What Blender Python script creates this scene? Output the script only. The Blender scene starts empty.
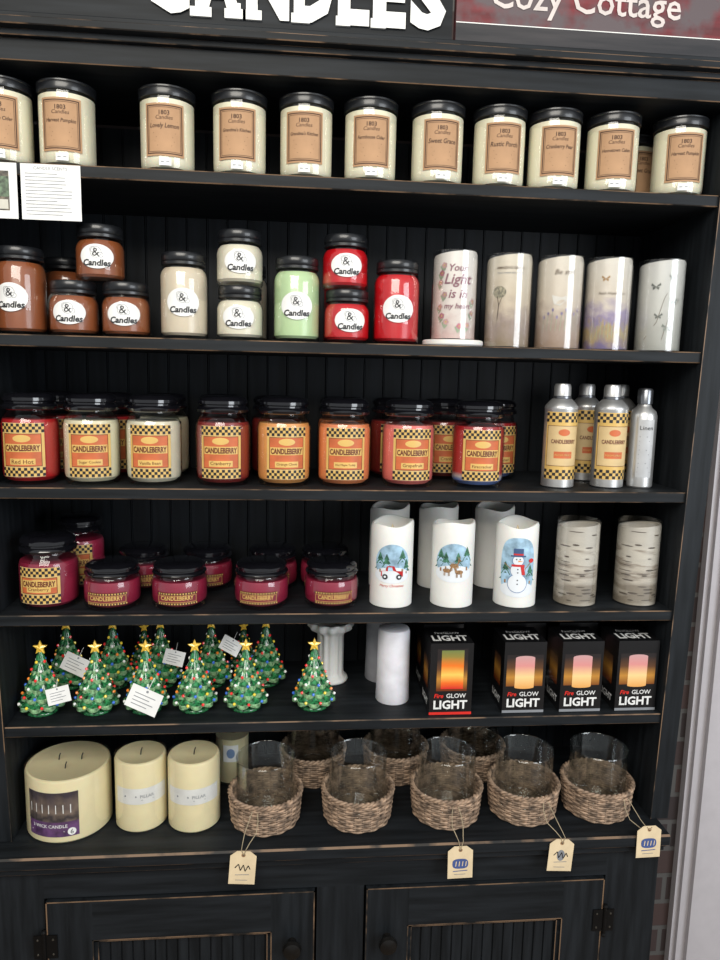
import bpy, math, random, bmesh
from mathutils import Vector, Matrix
random.seed(4)
S=bpy.context.scene
COL=S.collection
pi=math.pi
# ---------------------------------------------------------------- materials
_m={}
def base_mat(name):
    m=bpy.data.materials.new(name); m.use_nodes=True
    nt=m.node_tree; return m,nt,nt.nodes['Principled BSDF']
def pm(name,col,rough=.5,metal=0,coat=0,var=.06,scale=40,bump=0,sss=0,emit=0):
    if name in _m: return _m[name]
    m,nt,b=base_mat(name)
    b.inputs['Roughness'].default_value=rough; b.inputs['Metallic'].default_value=metal
    b.inputs['Coat Weight'].default_value=coat; b.inputs['Coat Roughness'].default_value=.08
    if sss:
        b.inputs['Subsurface Weight'].default_value=sss; b.inputs['Subsurface Scale'].default_value=.01
    tc=nt.nodes.new('ShaderNodeTexCoord'); n=nt.nodes.new('ShaderNodeTexNoise')
    n.inputs['Scale'].default_value=scale; n.inputs['Detail'].default_value=3
    nt.links.new(tc.outputs['Object'],n.inputs['Vector'])
    r=nt.nodes.new('ShaderNodeValToRGB')
    r.color_ramp.elements[0].color=tuple(c*(1-var*2) for c in col)+(1,)
    r.color_ramp.elements[1].color=tuple(min(1,c*(1+var)) for c in col)+(1,)
    r.color_ramp.elements[0].position=.3; r.color_ramp.elements[1].position=.7
    nt.links.new(n.outputs['Fac'],r.inputs['Fac']); nt.links.new(r.outputs['Color'],b.inputs['Base Color'])
    if emit:
        nt.links.new(r.outputs['Color'],b.inputs['Emission Color']); b.inputs['Emission Strength'].default_value=emit
    if bump:
        bp=nt.nodes.new('ShaderNodeBump'); bp.inputs['Strength'].default_value=bump; bp.inputs['Distance'].default_value=.002
        nt.links.new(n.outputs['Fac'],bp.inputs['Height']); nt.links.new(bp.outputs['Normal'],b.inputs['Normal'])
    _m[name]=m; return m
def glass(name,tint=(.95,.97,.97),gl=.10,rough=.03,edge=5):
    if name in _m: return _m[name]
    m,nt,b=base_mat(name); nt.nodes.remove(b)
    out=nt.nodes['Material Output']
    t=nt.nodes.new('ShaderNodeBsdfTransparent'); t.inputs[0].default_value=tint+(1,)
    g=nt.nodes.new('ShaderNodeBsdfGlossy'); g.inputs['Roughness'].default_value=rough
    lw=nt.nodes.new('ShaderNodeLayerWeight'); lw.inputs['Blend'].default_value=.35
    mr=nt.nodes.new('ShaderNodeMapRange'); mr.inputs['To Min'].default_value=gl*.5; mr.inputs['To Max'].default_value=min(.75,gl*edge)
    n=nt.nodes.new('ShaderNodeTexNoise'); n.inputs['Scale'].default_value=25
    bp=nt.nodes.new('ShaderNodeBump'); bp.inputs['Strength'].default_value=.06
    nt.links.new(n.outputs['Fac'],bp.inputs['Height']); nt.links.new(bp.outputs['Normal'],g.inputs['Normal'])
    mx=nt.nodes.new('ShaderNodeMixShader')
    nt.links.new(lw.outputs['Facing'],mr.inputs['Value']); nt.links.new(mr.outputs['Result'],mx.inputs['Fac'])
    nt.links.new(t.outputs[0],mx.inputs[1]); nt.links.new(g.outputs[0],mx.inputs[2]); nt.links.new(mx.outputs[0],out.inputs['Surface'])
    _m[name]=m; return m
def wood(name,dark,light,rough=.45,vert=False,worn=None,spec=.5):
    if name in _m: return _m[name]
    m,nt,b=base_mat(name); b.inputs['Roughness'].default_value=rough; b.inputs['Specular IOR Level'].default_value=spec
    tc=nt.nodes.new('ShaderNodeTexCoord'); mp=nt.nodes.new('ShaderNodeMapping')
    mp.inputs['Scale'].default_value=(40,40,3) if vert else (3,40,40)
    n=nt.nodes.new('ShaderNodeTexNoise'); n.inputs['Scale'].default_value=2; n.inputs['Detail'].default_value=8
    nt.links.new(tc.outputs['Object'],mp.inputs[0]); nt.links.new(mp.outputs[0],n.inputs['Vector'])
    r=nt.nodes.new('ShaderNodeValToRGB')
    r.color_ramp.elements[0].position=.35; r.color_ramp.elements[1].position=.68
    r.color_ramp.elements[0].color=dark+(1,); r.color_ramp.elements[1].color=light+(1,)
    nt.links.new(n.outputs['Fac'],r.inputs['Fac'])
    src=r.outputs['Color']
    if worn:
        n2=nt.nodes.new('ShaderNodeTexNoise'); n2.inputs['Scale'].default_value=14; n2.inputs['Detail'].default_value=4
        nt.links.new(tc.outputs['Object'],n2.inputs['Vector'])
        r2=nt.nodes.new('ShaderNodeValToRGB'); r2.color_ramp.elements[0].position=.42; r2.color_ramp.elements[1].position=.55
        nt.links.new(n2.outputs['Fac'],r2.inputs['Fac'])
        mx=nt.nodes.new('ShaderNodeMixRGB'); mx.inputs[2].default_value=worn+(1,)
        nt.links.new(r2.outputs['Color'],mx.inputs[0]); nt.links.new(src,mx.inputs[1]); src=mx.outputs[0]
    nt.links.new(src,b.inputs['Base Color'])
    bp=nt.nodes.new('ShaderNodeBump'); bp.inputs['Strength'].default_value=.25; bp.inputs['Distance'].default_value=.001
    nt.links.new(n.outputs['Fac'],bp.inputs['Height']); nt.links.new(bp.outputs['Normal'],b.inputs['Normal'])
    _m[name]=m; return m
def zramp(name,stops,h,rough=.3,coat=.5,nscale=60,namt=.25,stretch=(1,1,1)):
    """vertical picture colours with noisy borders: stops (0..1,color)"""
    m,nt,b=base_mat(name); b.inputs['Roughness'].default_value=rough; b.inputs['Coat Weight'].default_value=coat
    b.inputs['Coat Roughness'].default_value=.05
    tc=nt.nodes.new('ShaderNodeTexCoord'); sp=nt.nodes.new('ShaderNodeSeparateXYZ'); nt.links.new(tc.outputs['Object'],sp.inputs[0])
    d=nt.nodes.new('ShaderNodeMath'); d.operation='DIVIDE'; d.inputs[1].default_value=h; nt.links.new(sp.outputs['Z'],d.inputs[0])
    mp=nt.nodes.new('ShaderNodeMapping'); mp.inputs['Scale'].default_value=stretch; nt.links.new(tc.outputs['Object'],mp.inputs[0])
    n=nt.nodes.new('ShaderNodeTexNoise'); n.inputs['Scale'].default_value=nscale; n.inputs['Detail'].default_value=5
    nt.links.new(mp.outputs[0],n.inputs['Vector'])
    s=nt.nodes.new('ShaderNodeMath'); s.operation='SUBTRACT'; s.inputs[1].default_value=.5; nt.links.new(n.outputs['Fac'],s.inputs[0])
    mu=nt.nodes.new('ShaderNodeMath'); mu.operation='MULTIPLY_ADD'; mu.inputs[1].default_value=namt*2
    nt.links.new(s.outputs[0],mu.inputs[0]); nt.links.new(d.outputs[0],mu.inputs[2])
    r=nt.nodes.new('ShaderNodeValToRGB'); cr=r.color_ramp
    cr.elements[0].position=stops[0][0]; cr.elements[0].color=stops[0][1]+(1,)
    cr.elements[1].position=stops[-1][0]; cr.elements[1].color=stops[-1][1]+(1,)
    for p,c in stops[1:-1]:
        e=cr.elements.new(p); e.color=c+(1,)
    nt.links.new(mu.outputs[0],r.inputs['Fac']); nt.links.new(r.outputs['Color'],b.inputs['Base Color'])
    _m[name]=m; return m

BLK=wood('black_painted_wood',(.0035,.005,.0065),(.013,.016,.0195),.6,spec=.28)
BLKV=wood('black_painted_wood_vertical',(.0035,.005,.0065),(.013,.016,.0195),.6,vert=True,spec=.28)
BACK=wood('black_beadboard_paint',(.003,.0045,.006),(.009,.012,.016),.55,vert=True,spec=.3)
WORN=wood('worn_edge_wood',(.012,.012,.012),(.035,.028,.022),.5,worn=(.20,.125,.075),spec=.3)
GL=glass('clear_glass',gl=.09)
GLS=glass('satin_acrylic',(.97,.97,.97),gl=.10,rough=.12,edge=3.4)
GL2=glass('hurricane_glass',(.96,.975,.97),gl=.10)
LIDB=pm('black_metal_lid',(.008,.009,.011),.34,metal=0,coat=.3)
LIDG=pm('black_glass_lid',(.005,.005,.007),.15,coat=1)
WHITE=pm('white_paper',(.84,.84,.82),.6)
INK=pm('black_ink',(.015,.015,.018),.5)
GREYINK=pm('grey_ink',(.25,.26,.28),.6)
LEDW=pm('white_led_wax',(.84,.83,.79),.5,sss=.1,var=.02)

# ---------------------------------------------------------------- mesh builder
def cyl(r,cz=0):
    return lambda s,z,o=0:((r+o)*math.sin(s/r),-(r+o)*math.cos(s/r),z)
def flat(y):
    return lambda s,z,o=0:(s,y-o,z)
_t={}
def text_mesh(t,bold=0,shear=0):
    k=(t,bold,shear)
    if k in _t: return _t[k]
    c=bpy.data.curves.new('t','FONT'); c.body=t; c.size=1; c.offset=bold; c.shear=shear; c.resolution_u=2
    o=bpy.data.objects.new('t',c); COL.objects.link(o)
    bpy.context.view_layer.update()
    dg=bpy.context.evaluated_depsgraph_get()
    me=bpy.data.meshes.new_from_object(o.evaluated_get(dg))
    vs=[tuple(v.co)[:2] for v in me.vertices]; fs=[tuple(p.vertices) for p in me.polygons]
    bpy.data.objects.remove(o); bpy.data.curves.remove(c); bpy.data.meshes.remove(me)
    x0=min(v[0] for v in vs);x1=max(v[0] for v in vs);y0=min(v[1] for v in vs);y1=max(v[1] for v in vs)
    vs=[((x-(x0+x1)/2)/(x1-x0),(y-(y0+y1)/2)/(x1-x0)) for x,y in vs]
    _t[k]=(vs,fs,(y1-y0)/(x1-x0)); return _t[k]
class M:
    def __init__(s): s.v=[];s.f=[];s.i=[];s.mats=[]
    def mi(s,m):
        if m not in s.mats: s.mats.append(m)
        return s.mats.index(m)
    def add(s,vs,fs,m):
        b=len(s.v); k=s.mi(m); s.v+=[tuple(v) for v in vs]
        for f in fs: s.f.append(tuple(b+i for i in f)); s.i.append(k)
        return s
    def box(s,x0,x1,y0,y1,z0,z1,m):
        return s.add([(x,y,z) for x in(x0,x1) for y in(y0,y1) for z in(z0,z1)],
          [(0,1,3,2),(4,6,7,5),(0,4,5,1),(2,3,7,6),(0,2,6,4),(1,5,7,3)],m)
    def cbox(s,x0,x1,y0,y1,z0,z1,m,e,c=.002):
        """closed box whose long front edges are chamfered in the worn material"""
        pr=[(y1,z0),(y0+c,z0),(y0,z0+c),(y0,z1-c),(y0+c,z1),(y1,z1)]
        vs=[(x,y,z) for x in(x0,x1) for y,z in pr]; n=6
        b=len(s.v)
        s.add(vs,[(5,4,3,2,1,0),(6,7,8,9,10,11)],m)
        for k in range(6):
            j=(k+1)%6
            s.f.append((b+k,b+j,b+j+n,b+k+n)); s.i.append(s.mi(e if k in(1,3) else m))
        return s
    def lathe(s,prof,n,m,cx=0,cy=0,rm=None,zm=None):
        vs=[];fs=[]
        for j,(r,z) in enumerate(prof):
            for i in range(n):
                a=2*pi*i/n
                rr=r*(rm(a,j) if rm else 1); zz=z+(zm(a,j) if zm else 0)
                vs.append((cx+rr*math.sin(a),cy-rr*math.cos(a),zz))
        for j in range(len(prof)-1):
            for i in range(n):
                k=(i+1)%n
                fs.append((j*n+i,j*n+k,(j+1)*n+k,(j+1)*n+i))
        return s.add(vs,fs,m)
    def tube(s,pts,r,m,n=5,closed=False):
        vs=[];fs=[];N=len(pts)
        P=[Vector(p) for p in pts]
        for j in range(N):
            a=P[(j-1)%N] if (closed or j>0) else P[j]; b=P[(j+1)%N] if (closed or j<N-1) else P[j]
            t=(b-a).normalized(); up=Vector((0,0,1)) if abs(t.z)<.9 else Vector((1,0,0))
            u=t.cross(up).normalized(); w=u.cross(t)
            for i in range(n):
                q=2*pi*i/n; vs.append(P[j]+u*r*math.cos(q)+w*r*math.sin(q))
        for j in range(N if closed else N-1):
            for i in range(n):
                k=(i+1)%n;jj=(j+1)%N
                fs.append((j*n+i,j*n+k,jj*n+k,jj*n+i))
        return s.add(vs,fs,m)
    def rect(s,P,s0,s1,z0,z1,m,o=.0004,n=None):
        n=n or max(1,int(abs(s1-s0)/.004))
        vs=[];fs=[]
        for i in range(n+1):
            q=s0+(s1-s0)*i/n; vs+=[P(q,z0,o),P(q,z1,o)]
        for i in range(n): fs.append((2*i,2*i+2,2*i+3,2*i+1))
        return s.add(vs,fs,m)
    def frame(s,P,s0,s1,z0,z1,t,m,o=.0006):
        s.rect(P,s0,s1,z0,z0+t,m,o);s.rect(P,s0,s1,z1-t,z1,m,o)
        s.rect(P,s0,s0+t,z0,z1,m,o);s.rect(P,s1-t,s1,z0,z1,m,o);return s
    def ell(s,P,cs,cz,a,b,m,o=.0004,n=14,p=2):
        vs=[];fs=[]
        for i in range(n+1):
            t=-math.cos(pi*i/n); h=b*(max(0,1-abs(t)**p))**(1/p)
            vs+=[P(cs+a*t,cz-h,o),P(cs+a*t,cz+h,o)]
        for i in range(n): fs.append((2*i,2*i+2,2*i+3,2*i+1))
        return s.add(vs,fs,m)
    def poly(s,P,pts,m,o=.0006):
        return s.add([P(a,b,o) for a,b in pts],[tuple(range(len(pts)))],m)
    def line(s,P,pts,w,m,o=.0007):
        for (a,b),(c,d) in zip(pts,pts[1:]):
            L=math.hypot(c-a,d-b) or 1e-6; nx=-(d-b)/L*w/2; nz=(c-a)/L*w/2
            s.poly(P,[(a+nx,b+nz),(a-nx,b-nz),(c-nx,d-nz),(c+nx,d+nz)],m,o)
        return s
    def text(s,P,t,cs,cz,w,m,o=.0008,bold=0,shear=0,hs=1):
        vs,fs,_=text_mesh(t,bold,shear)
        return s.add([P(cs+x*w,cz+y*w*hs,o) for x,y in vs],fs,m)
    def sphere(s,c,r,m,n=8,sx=1,sy=1,sz=1):
        vs=[];fs=[]
        for j in range(n//2+1):
            q=pi*j/(n//2)
            for i in range(n):
                a=2*pi*i/n; vs.append((c[0]+r*sx*math.sin(q)*math.sin(a),c[1]+r*sy*math.sin(q)*math.cos(a),c[2]-r*sz*math.cos(q)))
        for j in range(n//2):
            for i in range(n):
                k=(i+1)%n; fs.append((j*n+i,j*n+k,(j+1)*n+k,(j+1)*n+i))
        return s.add(vs,fs,m)
    def mesh(s,name,smooth=True,ang=38,fix=False):
        me=bpy.data.meshes.new(name); me.from_pydata(s.v,[],s.f)
        for m in s.mats: me.materials.append(m)
        me.polygons.foreach_set('material_index',s.i)
        me.update()
        if not smooth or fix:
            bm=bmesh.new(); bm.from_mesh(me); bmesh.ops.recalc_face_normals(bm,faces=bm.faces); bm.to_mesh(me); bm.free()
        if smooth:
            me.shade_smooth(); me.set_sharp_from_angle(angle=math.radians(ang))
        return me
def empty(name,loc,rz=0,parent=None):
    o=bpy.data.objects.new(name,None); o.empty_display_size=.02; o.location=loc; o.rotation_euler=(0,0,rz); COL.objects.link(o)
    if parent: o.parent=parent
    return o
def meshobj(name,me,parent=None,loc=(0,0,0),rot=(0,0,0),label=None):
    o=bpy.data.objects.new(name,me); o.location=loc; o.rotation_euler=rot; COL.objects.link(o)
    if parent: o.parent=parent
    if label: o['label']=label
    return o
def thing(name,label,cat,loc,parts,group=None,rz=0,single=None,kind=None):
    if single is not None: o=meshobj(name,single,loc=loc,rot=(0,0,rz))
    else: o=empty(name,loc,rz)
    o['label']=label; o['category']=cat
    if group: o['group']=group
    if kind: o['kind']=kind
    for p in parts:
        meshobj(p[0],p[1],parent=o,label=p[2] if len(p)>2 else None)
    return o
def structure(name,me,loc=(0,0,0)):
    o=meshobj(name,me,loc=loc); o['kind']='structure'; return o

# ---------------------------------------------------------------- room
def brickmat():
    m,nt,b=base_mat('dark_brick'); b.inputs['Roughness'].default_value=.85
    tc=nt.nodes.new('ShaderNodeTexCoord'); mp=nt.nodes.new('ShaderNodeMapping'); mp.inputs['Rotation'].default_value=(pi/2,0,0)
    br=nt.nodes.new('ShaderNodeTexBrick'); br.inputs['Scale'].default_value=1
    br.inputs['Brick Width'].default_value=.2; br.inputs['Row Height'].default_value=.07; br.inputs['Mortar Size'].default_value=.006
    br.inputs['Color1'].default_value=(.075,.045,.040,1); br.inputs['Color2'].default_value=(.04,.03,.03,1); br.inputs['Mortar'].default_value=(.10,.095,.09,1)
    nt.links.new(tc.outputs['Object'],mp.inputs[0]); nt.links.new(mp.outputs[0],br.inputs['Vector']); nt.links.new(br.outputs['Color'],b.inputs['Base Color'])
    bp=nt.nodes.new('ShaderNodeBump'); bp.inputs['Strength'].default_value=.6; bp.inputs['Distance'].default_value=.005; bp.invert=True
    nt.links.new(br.outputs['Fac'],bp.inputs['Height']); nt.links.new(bp.outputs['Normal'],b.inputs['Normal'])
    return m
structure('wall_back',M().box(-2.5,2.5,.305,.42,0,2.8,brickmat()).mesh('wall_back',False))
structure('floor',M().box(-2.5,2.5,-3,.305,-.05,0,wood('floor_planks',(.12,.08,.05),(.22,.15,.10),.5)).mesh('floor',False))
TRIMW=pm('white_trim_paint',(.56,.53,.55),.5,var=.02)
tm=M()
tm.box(.927,1.06,.275,.304,0,2.6,TRIMW); tm.box(.947,1.04,.262,.275,0,2.6,TRIMW); tm.box(.917,.929,.285,.304,0,2.6,TRIMW)
structure('trim_1',tm.mesh('trim_1',False))

# ---------------------------------------------------------------- hutch
def xl(z): return -.483-(z-.78)*.025/1.12
def xr(z): return .676+(z-.78)*.026/1.12
YB=.27
hutch=empty('hutch',(0,0,0)); hutch['label']='black painted wooden hutch with shelves and worn edges'; hutch['category']='hutch'
SH=[('s1',1.908),('s2',1.650),('s3',1.405),('s4',1.188),('s5',.990)]
for k,z in SH:
    t=.019
    m=M(); m.cbox(xl(z)+.0005,xr(z)-.0005,0,YB-.001,z-t,z-.0003,BLK,WORN,.0016)
    meshobj('shelf',m.mesh('shelf',False),hutch)
# counter
m=M(); m.cbox(-.56,.690,-.052,YB-.001,.757,.7797,BLK,WORN,.003)
m.cbox(-.55,.685,-.042,-.03,.742,.757,BLK,WORN,.0015)
meshobj('counter_top',m.mesh('counter_top',False),hutch)
# side stiles/panels slanted
def slant(xi0,xo0,xi1,xo1,z0,z1,y0,y1,mat):
    vs=[];
    for (a,b,z) in((xi0,xo0,z0),(xi1,xo1,z1)):
        vs+=[(a,y0,z),(b,y0,z),(b,y1,z),(a,y1,z)]
    return M().add(vs,[(0,1,5,4),(1,2,6,5),(2,3,7,6),(3,0,4,7),(0,3,2,1),(4,5,6,7)],mat)
zt=2.045
def side(sgn):
    if sgn<0: a=slant(xl(.781),xl(.781)-.045,xl(zt),xl(zt)-.045,.781,zt,-.004,YB,BLKV); p,q=(xl(.781)-.0005,xl(zt)-.0005)
    else: a=slant(xr(.781),xr(.781)+.034,xr(zt),xr(zt)+.042,.781,zt,-.004,YB,BLKV); p,q=(xr(.781)+.0005,xr(zt)+.0005)
    a.add([(p-.0008,-.0046,.781),(p+.0008,-.0046,.781),(q+.0008,-.0046,zt),(q-.0008,-.0046,zt)],[(0,1,2,3)],WORN)
    return a.mesh('side_panel',False)
meshobj('side_panel',side(-1),hutch); meshobj('side_panel',side(1),hutch)
# beadboard back: one closed folded profile
m=M(); pr=[]; x=-.52
while x<.72:
    pr+=[(x,YB),(x+.0345,YB),(x+.0355,YB+.003),(x+.0365,YB-.0008),(x+.038,YB-.0008),(x+.0388,YB+.003)]
    x+=.039
pr+=[(x,YB),(x,YB+.012),(-.52,YB+.012)]
n=len(pr); vs=[(a,b,.78) for a,b in pr]+[(a,b,zt) for a,b in pr]
m.add(vs,[(i,(i+1)%n,n+(i+1)%n,n+i) for i in range(n)]+[tuple(range(n)),tuple(range(2*n-1,n-1,-1))],BACK)
meshobj('back_panel',m.mesh('back_panel',False),hutch)
# cornice: frieze + crown
m=M()
m.cbox(-.58,.77,-.008,YB,2.050,2.081,BLK,WORN,.0012)
m.cbox(-.585,.775,-.018,YB,2.081,2.090,BLK,WORN,.0012)
m.cbox(-.60,.79,-.034,YB,2.090,2.101,BLK,WORN,.0014)
m.cbox(-.60,.79,-.026,YB,2.101,2.110,BLK,BLK,.0014)
meshobj('cornice',m.mesh('cornice',False),hutch)
# base cabinet
m=M(); yf=-.028
m.box(-.535,-.425,yf,YB,.02,.742,BLKV); m.box(.585,.685,yf,YB,.02,.742,BLKV)
m.box(.048,.133,yf,YB,.02,.687,BLKV); m.box(-.425,.585,yf,YB,.687,.742,BLK); m.box(-.425,.048,yf,YB,.02,.09,BLK); m.box(.133,.585,yf,YB,.02,.09,BLK)
m.box(-.425,.048,YB-.012,YB,.09,.687,BACK); m.box(.133,.585,YB-.012,YB,.09,.687,BACK)
meshobj('cabinet_body',m.mesh('cabinet_body',False),hutch)
def door(x0,x1,knx,hx):
    z0,z1=.094,.684; st=.078; y0,y1=-.034,-.014
    m=M()
    m.box(x0,x0+st,y0,y1,z0,z1,BLKV); m.box(x1-st,x1,y0,y1,z0,z1,BLKV)
    m.box(x0+st,x1-st,y0,y1,z1-st,z1,BLK); m.box(x0+st,x1-st,y0,y1,z0,z0+st,BLK)
    P=flat(y0)
    m.frame(P,x0,x1,z0,z1,.0022,WORN,.0004)
    for a,b,c,d in((x0+st,x1-st,z1-st-.008,z1-st),(x0+st,x1-st,z0+st,z0+st+.008),(x0+st,x0+st+.008,z0+st,z1-st),(x1-st-.008,x1-st,z0+st,z1-st)):
        m.box(a,b,y0+.006,y1,c,d,BLK)
    m.frame(P,x0+st-.0015,x1-st+.0015,z0+st-.0015,z1-st+.0015,.0018,WORN,.0004)
    m.frame(flat(y0+.006),x0+st+.006,x1-st-.006,z0+st+.006,z1-st-.006,.0015,WORN,.0004)
    x=x0+st+.008
    while x<x1-st-.010:
        w=min(.0165,x1-st-.008-x)
        m.box(x,x+w,y0+.012,y1,z0+st+.008,z1-st-.008,BLKV); x+=.0195
    m.box(x0+st,x1-st,y0+.015,y1,z0+st,z1-st,BACK)
    d=meshobj('cabinet_door',m.mesh('cabinet_door',False),hutch)
    k=M(); K=pm('dark_metal_knob',(.03,.028,.026),.3,metal=.8)
    k.lathe([(.0001,0),(.008,0),(.006,.008),(.007,.012),(.015,.015),(.017,.020),(.015,.026),(.008,.029),(.0001,.03)],24,K)
    kk=meshobj('knob',k.mesh('knob'),d,loc=(knx,y0,.586),rot=(pi/2,0,0))
    h=M(); H=pm('black_iron_hinge',(.012,.012,.012),.4,metal=.7)
    s=1 if hx<0 else -1
    h.box(-.020,.020,-.002,0,-.022,.022,H); h.lathe([(.0035,-.026),(.0035,.026)],10,H,cx=-.002*s,cy=-.002)
    h.sphere((-.002*s,-.002,.029),.005,H); h.sphere((-.002*s,-.002,-.029),.005,H)
    for zz in(-.014,.014):
        for xx in(-.013,.013): h.sphere((xx,-.002,zz),.0022,pm('screw',(.15,.14,.12),.3,metal=.8),6)
    hm=h.mesh('hinge')
    meshobj('hinge',hm,d,loc=(hx,y0-.0006,.60)); meshobj('hinge',hm,d,loc=(hx,y0-.0006,.18))
door(-.421,.044,.004,-.423); door(.137,.581,.176,.583)

# ---------------------------------------------------------------- signs on top
LW=pm('white_letter_paint',(.85,.85,.82),.5)
m=M()
m.box(-.56,.236,-.018,.0,2.1105,2.27,BLK)
cx=-.229; widths=[('C',.072),('A',.076),('N',.071),('D',.067),('L',.053),('E',.056),('S',.062)]
zb=2.122
for ch,w in widths:
    vs,fs,asp=text_mesh(ch,.05,0)
    hgt=.095; sc=w*.9
    m.add([(cx+w/2+x*sc,-.022,zb+hgt/2+y/asp*hgt) for x,y in vs],fs,LW)
    def slab(a,b): 
        m.box(cx+w/2+a*sc,cx+w/2+b*sc,-.0222,-.018,zb-.0012,zb+.012,LW); m.box(cx+w/2+(a+b)/2*sc-.008,cx+w/2+(a+b)/2*sc+.008,-.0222,-.018,zb+.012,zb+.02,LW)
    if ch=='A': slab(-.60,-.14); slab(.14,.60)
    if ch=='N': slab(-.58,-.14)
    if ch in 'DLE': slab(-.56,-.1)
    cx+=w
thing('shop_sign','black wooden sign with white slab letters on hutch','sign',(0,0,0),[],single=m.mesh('shop_sign',False))
m=M(); P=flat(-.018)
RED=wood('distressed_red_board',(.09,.010,.013),(.20,.022,.028),.6,worn=(.10,.075,.08))
m.box(.242,.74,-.018,0,2.1105,2.27,RED)
m.rect(P,.242,.74,2.1105,2.138,wood('grey_board_band',(.012,.012,.015),(.04,.036,.038),.6),.0005)
m.rect(P,.242,.74,2.138,2.1393,LW,.0006)
m.text(P,'Cozy Cottage',.448,2.176,.305,pm('cream_sign_letters',(.62,.55,.52),.6),.0012,bold=.01,hs=1.05)
thing('cottage_sign','red distressed wooden sign with cream lettering on hutch','sign',(0,0,0),[],single=m.mesh('cottage_sign',False))

# ---------------------------------------------------------------- kraft jars
KR=pm('kraft_paper',(.46,.27,.145),.75,var=.05); KRD=pm('kraft_brown_print',(.07,.032,.018),.7); WAXC=pm('cream_soy_wax',(.88,.80,.60),.5,sss=.1,var=.02)
def kraft_parts(name):
    if 'kraft_'+name in _t: return _t['kraft_'+name]
    g=M().lathe([(.0001,.002),(.034,.002),(.0395,.0),(.0425,.004),(.0432,.012),(.0432,.104),(.0425,.111),(.040,.113)],48,GL)
    w=M().lathe([(.0001,.007),(.038,.007),(.0415,.012),(.0420,.02),(.0420,.108),(.0001,.109)],48,WAXC)
    l=M().lathe([(.0001,.1125),(.041,.1125),(.0440,.1125),(.0445,.114),(.0445,.122),(.0440,.1235),(.0448,.1245),(.0448,.1265),(.043,.128),(.041,.1272),(.0001,.1272)],48,LIDB)
    P=cyl(.0433); p=M()
    p.rect(P,-.031,.031,.022,.100,KR,.0005)
    p.frame(P,-.028,.028,.025,.097,.0016,KRD,.0008)
    p.frame(P,-.0250,.0250,.028,.094,.0006,KRD,.0008)
    p.text(P,'1803',0,.086,.016,KRD,bold=.02)
    p.text(P,'Candles',0,.079,.026,KRD,shear=.2)
    p.line(P,[(-.020,.0735),(.020,.0735)],.0006,KRD)
    p.text(P,name,0,.066,.045,KRD,shear=.2,bold=.015,hs=1.2)
    for i,wd in enumerate((.034,.026,.030,.022)): p.line(P,[(-wd/2,.056-i*.0062),(wd/2,.056-i*.0062)],.0009,KRD)
    p.rect(P,-.009,.010,.008,.019,WHITE,.0005); p.line(P,[(-.006,.0135),(.007,.0135)],.0015,GREYINK,.0009)
    r=(g.mesh('jar_glass'),w.mesh('wax'),l.mesh('lid'),p.mesh('paper_label'))
    _t['kraft_'+name]=r; return r
def kraft(x,y,name,rz=0):
    g,w,l,p=kraft_parts(name)
    thing('jar_candle','cream soy candle jar with black lid and kraft label','candle',(x,y,1.908),[('jar_glass',g),('wax',w),('lid',l),('paper_label',p)],'kraft label candle jars',rz)
xs=[-.461,-.364,-.208,-.093,.015,.121,.233,.338,.433,.535,.654]
nm=['Farmhouse Cider','Harvest Pumpkin',"Lovely Lemon","Grandma's Kitchen","Grandma's Kitchen","Farmhouse Cider","Sweet Grace","Rustic Porch","Cranberry Pear","Hometown Cabin","Harvest Pumpkin"]
for i,(x,n) in enumerate(zip(xs,nm)): kraft(x,.054,n,random.uniform(-.10,.10)-x*.35)
kraft(.618,.16,'Sweet Grace',.1)

# cards by shelf one
m=M(); P=flat(0)
m.box(-.0445,.0445,0,.0006,-.082,0,WHITE); m.text(P,'CANDLE SCENTS',0,-.006,.05,GREYINK,.0004)
for i in range(13):
    w=.036 if i%4 else .028; m.line(P,[(-.038,-.014-i*.0050),(-.038+w*2*random.uniform(.8,1),-.014-i*.0050)],.0009,GREYINK,.0004)
thing('scent_card','white printed paper card taped to shelf edge','card',(-.376,-.0010,1.906),[],single=m.mesh('scent_card',False))
m=M()
m.box(-.03,.03,0,.0008,-.082,0,WHITE); m.rect(P,-.026,.018,-.070,-.012,pm('photo_print_dark',(.12,.10,.07),.4,var=.5,scale=90),.0004)
m.rect(P,-.002,.018,-.050,-.020,pm('photo_print_green',(.10,.16,.09),.4,var=.5,scale=120),.0006); m.rect(P,.0,.016,-.068,-.054,pm('photo_print_white',(.6,.58,.5),.4),.0006)
thing('picture_card','small printed picture card taped to shelf edge','card',(-.456,-.0012,1.906),[],single=m.mesh('picture_card',False))

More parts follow.
